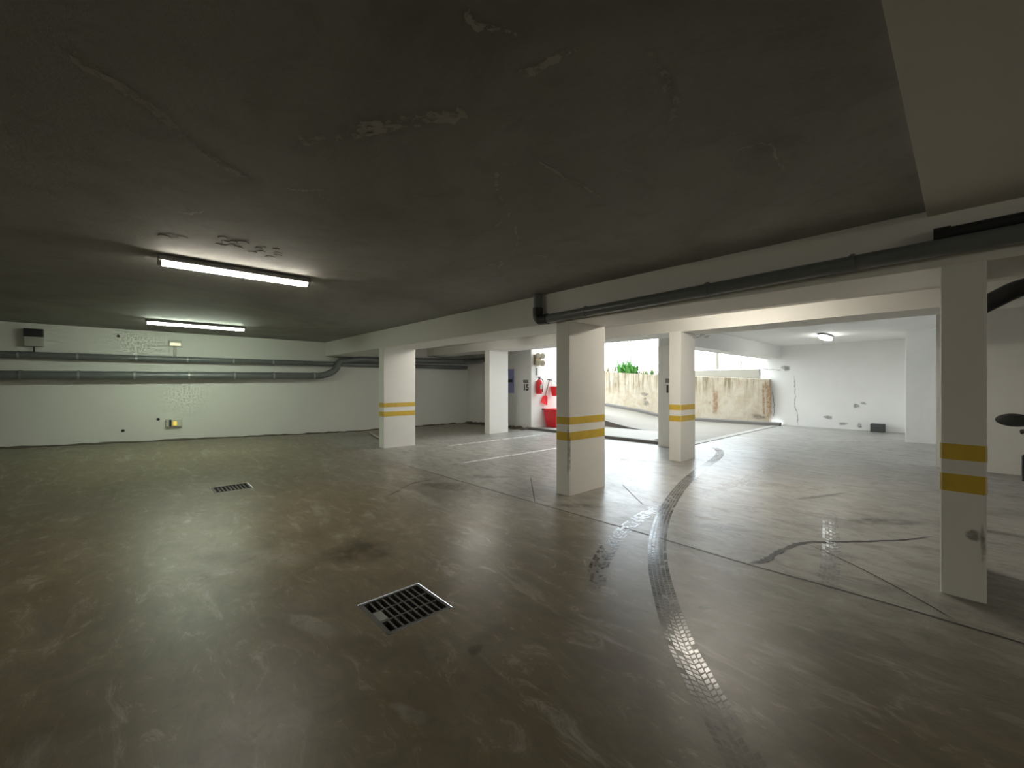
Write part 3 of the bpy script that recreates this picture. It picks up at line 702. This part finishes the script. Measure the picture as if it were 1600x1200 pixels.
# ------------------------------------------------------------------ far wall things
p = on_y(1372, 674, 16.1); r_ = (on_y(1383, 668, 16.1).x - on_y(1361, 668, 16.1).x) / 2
tag(MB().box(p.x - r_, p.x + r_, 15.9, 16.2, 0, .235).build('concrete_block', M['block'], bevel=.01), 'dark grey block lying against the foot of the far wall', 'block')
WF = bpy.data.objects['wall_far']; NY = Vector((0, -1, 0))
def wl(pts, y=16.25): return [on_y(px, py, y) for px, py in pts]
ribbon('wall_crack', wl([(1241, 585), (1242, 610), (1243, 635), (1246, 650), (1246, 666)]), .035, M['crack'], WF, normal=NY, jitter=.015)
ribbon('wall_crack', wl([(1208, 608), (1209, 630), (1209, 652)]), .04, M['crack'], WF, normal=NY, jitter=.015)
ribbon('wall_crack', wl([(1187, 563), (1185, 572), (1188, 580), (1187, 591)]), .06, M['crack'], WF, normal=NY, jitter=.02)
ribbon('wall_crack', wl([(1190, 577), (1205, 577.5), (1222, 578)]), .03, M['crack'], WF, normal=NY, jitter=.01)
for px, py, rx, ry in ((1338, 634, .10, .06), (1349, 630, .08, .04), (1294, 652, .12, .08), (1317, 662, .12, .06), (1343, 665, .08, .08), (1228, 575, .16, .10)): blot('wall_mark', on_y(px, py, 16.25), rx, ry, M['crack'], WF, normal=NY)
ribbon('rust_streak', wl([(1200, 594), (1201, 620), (1202, 655)], 16.0), .22, M['rust'], RET, normal=NY)
ribbon('rust_streak', wl([(1193, 597), (1193, 620), (1194, 654)], 16.0), .10, M['rust'], RET, normal=NY)
ribbon('rust_streak', wl([(1118, 608), (1118, 630), (1117, 648)], 16.0), .22, M['rust'], RET, normal=NY)
for px, py, rx, ry in ((1109.5, 629, .05, .05), (1008, 623, .07, .06), (1184, 651, .25, .10), (1007, 616, .2, .1), (1010, 630, .18, .12)): blot('wall_mark', on_y(px, py, 16.0), rx, ry, M['crack'], RET, normal=NY)
BBm = beam_b
for px, py in ((1087, 527), (1097, 524), (1104, 526)): blot('spalled_patch', on_y(px, py, YB0), .06, .03, M['crack'], BBm, normal=NY)
# column scuffs
for o_, px, py, rx, ry in ((colA3, 1520, 836, .03, .05), (colA3, 1536, 850, .012, .14)): rel(blot('scuff_or_sheen', on_y(px, py, YA0), rx, ry, M['crack'], None, normal=NY, lift=.004), o_)
rel(ribbon('scuff_or_sheen', [(-3.33, YA0, .9), (-3.328, YA0, .55), (-3.335, YA0,   .25)], .018, M['crack'], None, normal=NY, lift=.004), colA2)
rel(ribbon('scuff_or_sheen', [(-3.315, YA0 + .02, .75), (-3.315, YA0 + .015, .55), (-3.315, YA0 + .02, .3)], .03, M['crack'], None, normal=Vector((1, 0, 0)), lift=.004), colA2)
# white stick behind the left banded column
a = on_z(578, 676, .03); b = on_z(596, 686.5, .03)
tag(MB().tube([a, b + (b - a) * .6], .025, 10).build('white_tube', M['lens'], smooth=True), 'thin white tube lying on the floor behind the left banded column', 'tube')
# dirt along the wall feet
def dirt(label, pts, w0, h0):
    P = bez(pts, 14); mb = MB(); n = len(P); K = 5
    for k, p in enumerate(P):
        t = (P[min(k + 1, n - 1)] - P[max(k - 1, 0)]).normalized(); s_ = UP.cross(t)
        w_ = w0 * random.uniform(.5, 1.3); h_ = h0 * random.uniform(.3, 1.3)
        for j in range(K):
            u = j / (K - 1); q = p + s_ * (w_ * u); mb.v.append((q.x, q.y, hz(q.x, q.y) + h_ * (1 - u) ** 1.5 * (1 if j else 1) - (.004 if j == K - 1 else 0)))
    for k in range(n - 1):
        for j in range(K - 1): a = k * K + j; mb.f.append([a, a + 1, a + K + 1, a + K])
    return tag(mb.build('dirt_ridge', M['dirt'], smooth=True, fix=True), label, 'dirt', kind='stuff')
dirt('dark dirt gathered along the foot of the number 15 wall', [(-8.98, 8.975, 0), (-10, 8.975, 0), (-11, 8.975, 0), (-12.18, 8.975, 0)], .35, .07)
dirt('dark dirt gathered along the foot of the left wall', [(-12.17, 8.4, 0), (-12.17, 6.5, 0), (-12.17, 4.5, 0), (-12.17, 2.5, 0), (-12.17, 0, 0), (-12.17, -2, 0)], .16, .03)
# ------------------------------------------------------------------ plants and posts on the retaining wall
def plant(px, py, n, size, mat, label, spread):
    p = on_y(px, py, 16.12); p.z = rtop(p.x); r = empty('wall_plant', p, label, 'plant', 'plants on the retaining wall'); mb = MB()
    for k in range(n):
        a = random.uniform(0, 6.28); l_ = size * random.uniform(.5, 1.1); bx, by = random.uniform(-spread, spread), random.uniform(-.05, .05); ln = random.uniform(.3, 1.0); w_ = l_ * .10
        pr = None
        for t in (0, .35, .7, 1):
            c = Vector((bx + math.cos(a) * l_ * ln * t, by + math.sin(a) * l_ * ln * t * .5, l_ * (t * 1.1 - .75 * t * t * ln) - .01)); s_ = Vector((-math.sin(a), math.cos(a), .25)) * (w_ * (1 - t * .95) * (1.3 if t == .35 else 1))
            i = len(mb.v); mb.v += [tuple(c - s_), tuple(c + s_)]
            if pr is not None: mb.f.append([pr, pr + 1, i + 1, i])
            pr = i
    mb.build('foliage', mat, r, fix=False)
plant(981, 578, 110, .75, M['leaf'], 'bright green bushy plant on top of the retaining wall', .45)
plant(950, 578, 30, .42, M['dryleaf'], 'straggly dry plant at the left end of the visible retaining wall', .5)
plant(1003, 582, 40, .40, M['dryleaf'], 'dry grassy tuft right of the green plant', .5)
plant(1022, 585, 34, .30, M['leaf'], 'low dark green tuft beside the ramp pier', .35)
def post(px, py, y, top_py, rad, label, mat=M['post']):
    p = on_y(px, py, y); q = on_y(px, top_py, y); mb = MB().tube([(p.x, y, rtop(p.x) + .012 if y < 16.25 else p.z), (p.x, y, q.z)], rad, 10); mb.tube([(p.x, y, q.z), (p.x, y, q.z + rad * 1.2)], [rad * 1.7, rad * .6], 10)
    tag(mb.build('fence_post', mat, smooth=True), label, 'post', 'posts above the retaining wall')
post(957, 578, 16.2, 480, .025, 'thin grey post leftmost above the retaining wall'); post(966, 578, 16.2, 480, .03, 'dark thin post rising out of the green plant')
post(981, 580, 16.2, 480, .03, 'left one of two close weathered posts behind the plant'); post(985.5, 580, 16.2, 480, .038, 'right thicker one of two close weathered posts behind the plant')
post(1158, 577, 16.38, 565, .03, 'short post with a cap on the pale upper wall')
post(1121, 577, 16.38, 480, .06, 'tall pale post above the pale upper wall', M['upper'])
# ------------------------------------------------------------------ scooter, mostly outside the frame on the right
SCX, SCY = .665, 5.36
r = empty('scooter', (SCX, SCY, 0), 'parked scooter at the right edge with only its dark mirror showing', 'scooter', rz=math.radians(-8))
def sp(name, mb, mat, smooth=True, bevel=0.0): return mb.build(name, mat, r, smooth=smooth, bevel=bevel)
def wheel(y):
    mb = MB(); n = 28; prof = [(.13, -.045), (.20, -.055), (.225, -.03), (.23, 0), (.225, .03), (.20, .055), (.13, .045)]
    rings = []
    for rr, x in prof:
        i = len(mb.v); rings.append(i); mb.v += [(x, y + rr * math.cos(2 * math.pi * k / n), .232 + rr * math.sin(2 * math.pi * k / n)) for k in range(n)]
    for a, b in list(zip(rings, rings[1:])) + [(rings[-1], rings[0])]:
        for k in range(n): mb.f.append([a + k, a + (k + 1) % n, b + (k + 1) % n, b + k])
    w_ = sp('wheel', mb, M['black'])
    MB().tube([(-.04, y, .232), (.04, y, .232)], .125, 20).build('rim', M['steel'], w_, smooth=True)
wheel(-.22); wheel(1.06)
sp('fork', MB().tube([(-.06, -.22, .232), (-.06, -.08, .55)], .022, 10).tube([(.06, -.22, .232), (.06, -.08, .55)], .022, 10), M['grey'])
mb = MB()                                            # front fender
for k in range(9):
    a = math.radians(20 + 140 * k / 8); mb.v += [(-.075, -.22 - .26 * math.cos(a), .232 + .26 * math.sin(a)), (.075, -.22 - .26 * math.cos(a), .232 + .26 * math.sin(a))]
mb.f = [[2 * k, 2 * k + 1, 2 * k + 3, 2 * k + 2] for k in range(8)]; sp('front_fender', mb, M['scooter_white'])
mb = MB(); rows = [(.10, -.16, .16), (.10, -.20, .40), (.31, -.16, .62), (.315, -.12, .80), (.20, -.08, .95), (.12, -.06, 1.0)]   # leg shield
for hw, y, z in rows:
    for u in (-1, -.5, 0, .5, 1): mb.v.append((hw * u, y + .10 * u * u, z))
for k in range(len(rows) - 1):
    for j in range(4): a = 5 * k + j; mb.f.append([a, a + 1, a + 6, a + 5])
o = sp('leg_shield', mb, M['scooter_white']); sm = o.modifiers.new('thick', 'SOLIDIFY'); sm.thickness = .03
sp('shield_trim', MB().tube([(-.325, -.02, .60), (-.33, -.0, .80), (-.215, .04, .96)], .012, 8), M['black'])
sp('headlight', MB().lathe([(.02, -.03), (.085, -.02), (.09, .02), (.05, .04)], c=(0, -.10, .92), n=20, sy=.6), M['lens'])
sp('handlebar', MB().tube(bez([(-.33, .06, 1.0), (-.18, .0, 1.02), (0, -.02, 1.0), (.18, .0, 1.02), (.33, .06, 1.0)], 6), .014, 10), M['black'])
for s_ in (-1, 1):
    sp('grip', MB().tube([(s_ * .22, .02, 1.015), (s_ * .345, .068, 1.0)], .020, 12), M['black'])
    sp('brake_lever', MB().tube([(s_ * .20, -.03, 1.015), (s_ * .28, -.05, 1.0), (s_ * .33, -.02, .985)], .007, 8), M['steel'])
    sp('mirror_stem', MB().tube(bez([(s_ * .21, -.01, 1.02), (s_ * .25, -.03, 1.06), (s_ * .335, -.03, 1.085)], 5), .008, 8), M['black'])
    mb = MB(); c = Vector((s_ * .375, -.03, 1.10)); n = 22; rings = []
    for q, sc in ((-.032, .35), (-.026, .75), (-.012, .97), (.004, 1.0), (.012, .96)):
        rings.append(len(mb.v)); mb.v += [(c.x + .105 * sc * math.cos(2 * math.pi * k / n), c.y + q, c.z + .055 * sc * math.sin(2 * math.pi * k / n)) for k in range(n)]
    for a, b in zip(rings, rings[1:]):
        for k in range(n): mb.f.append([a + k, a + (k + 1) % n, b + (k + 1) % n, b + k])
    mb.f += [[k for k in range(n)], [rings[-1] + k for k in range(n)]]
    sp('mirror', mb, M['mirror'])
sp('floor_board', MB().box(-.17, .17, -.05, .42, .26, .31), M['grey'], False, .01)
taper_mb = MB(); i = 0
prof = [(.40, .28), (.46, .66), (.72, .70), (1.15, .74), (1.32, .66), (1.25, .48), (.95, .42), (.75, .30)]
taper_mb.prism(prof, 0, -.15, .15); sp('tail_body', taper_mb, M['scooter_white'], False, .02)
sp('seat', MB().prism([(.44, .67), (.48, .76), (.78, .78), (.95, .83), (1.22, .83), (1.24, .745), (.72, .70)], 0, -.14, .14), M['black'], False, .02)
sp('engine', MB().box(-.12, .14, .72, 1.10, .18, .40), M['grey'], False, .02)
sp('tail_light', MB().box(-.08, .08, 1.30, 1.34, .60, .68), M['red'], False, .006)
sp('side_stand', MB().tube([(-.12, .55, .26), (-.22, .62, .01)], .014, 8), M['black'])
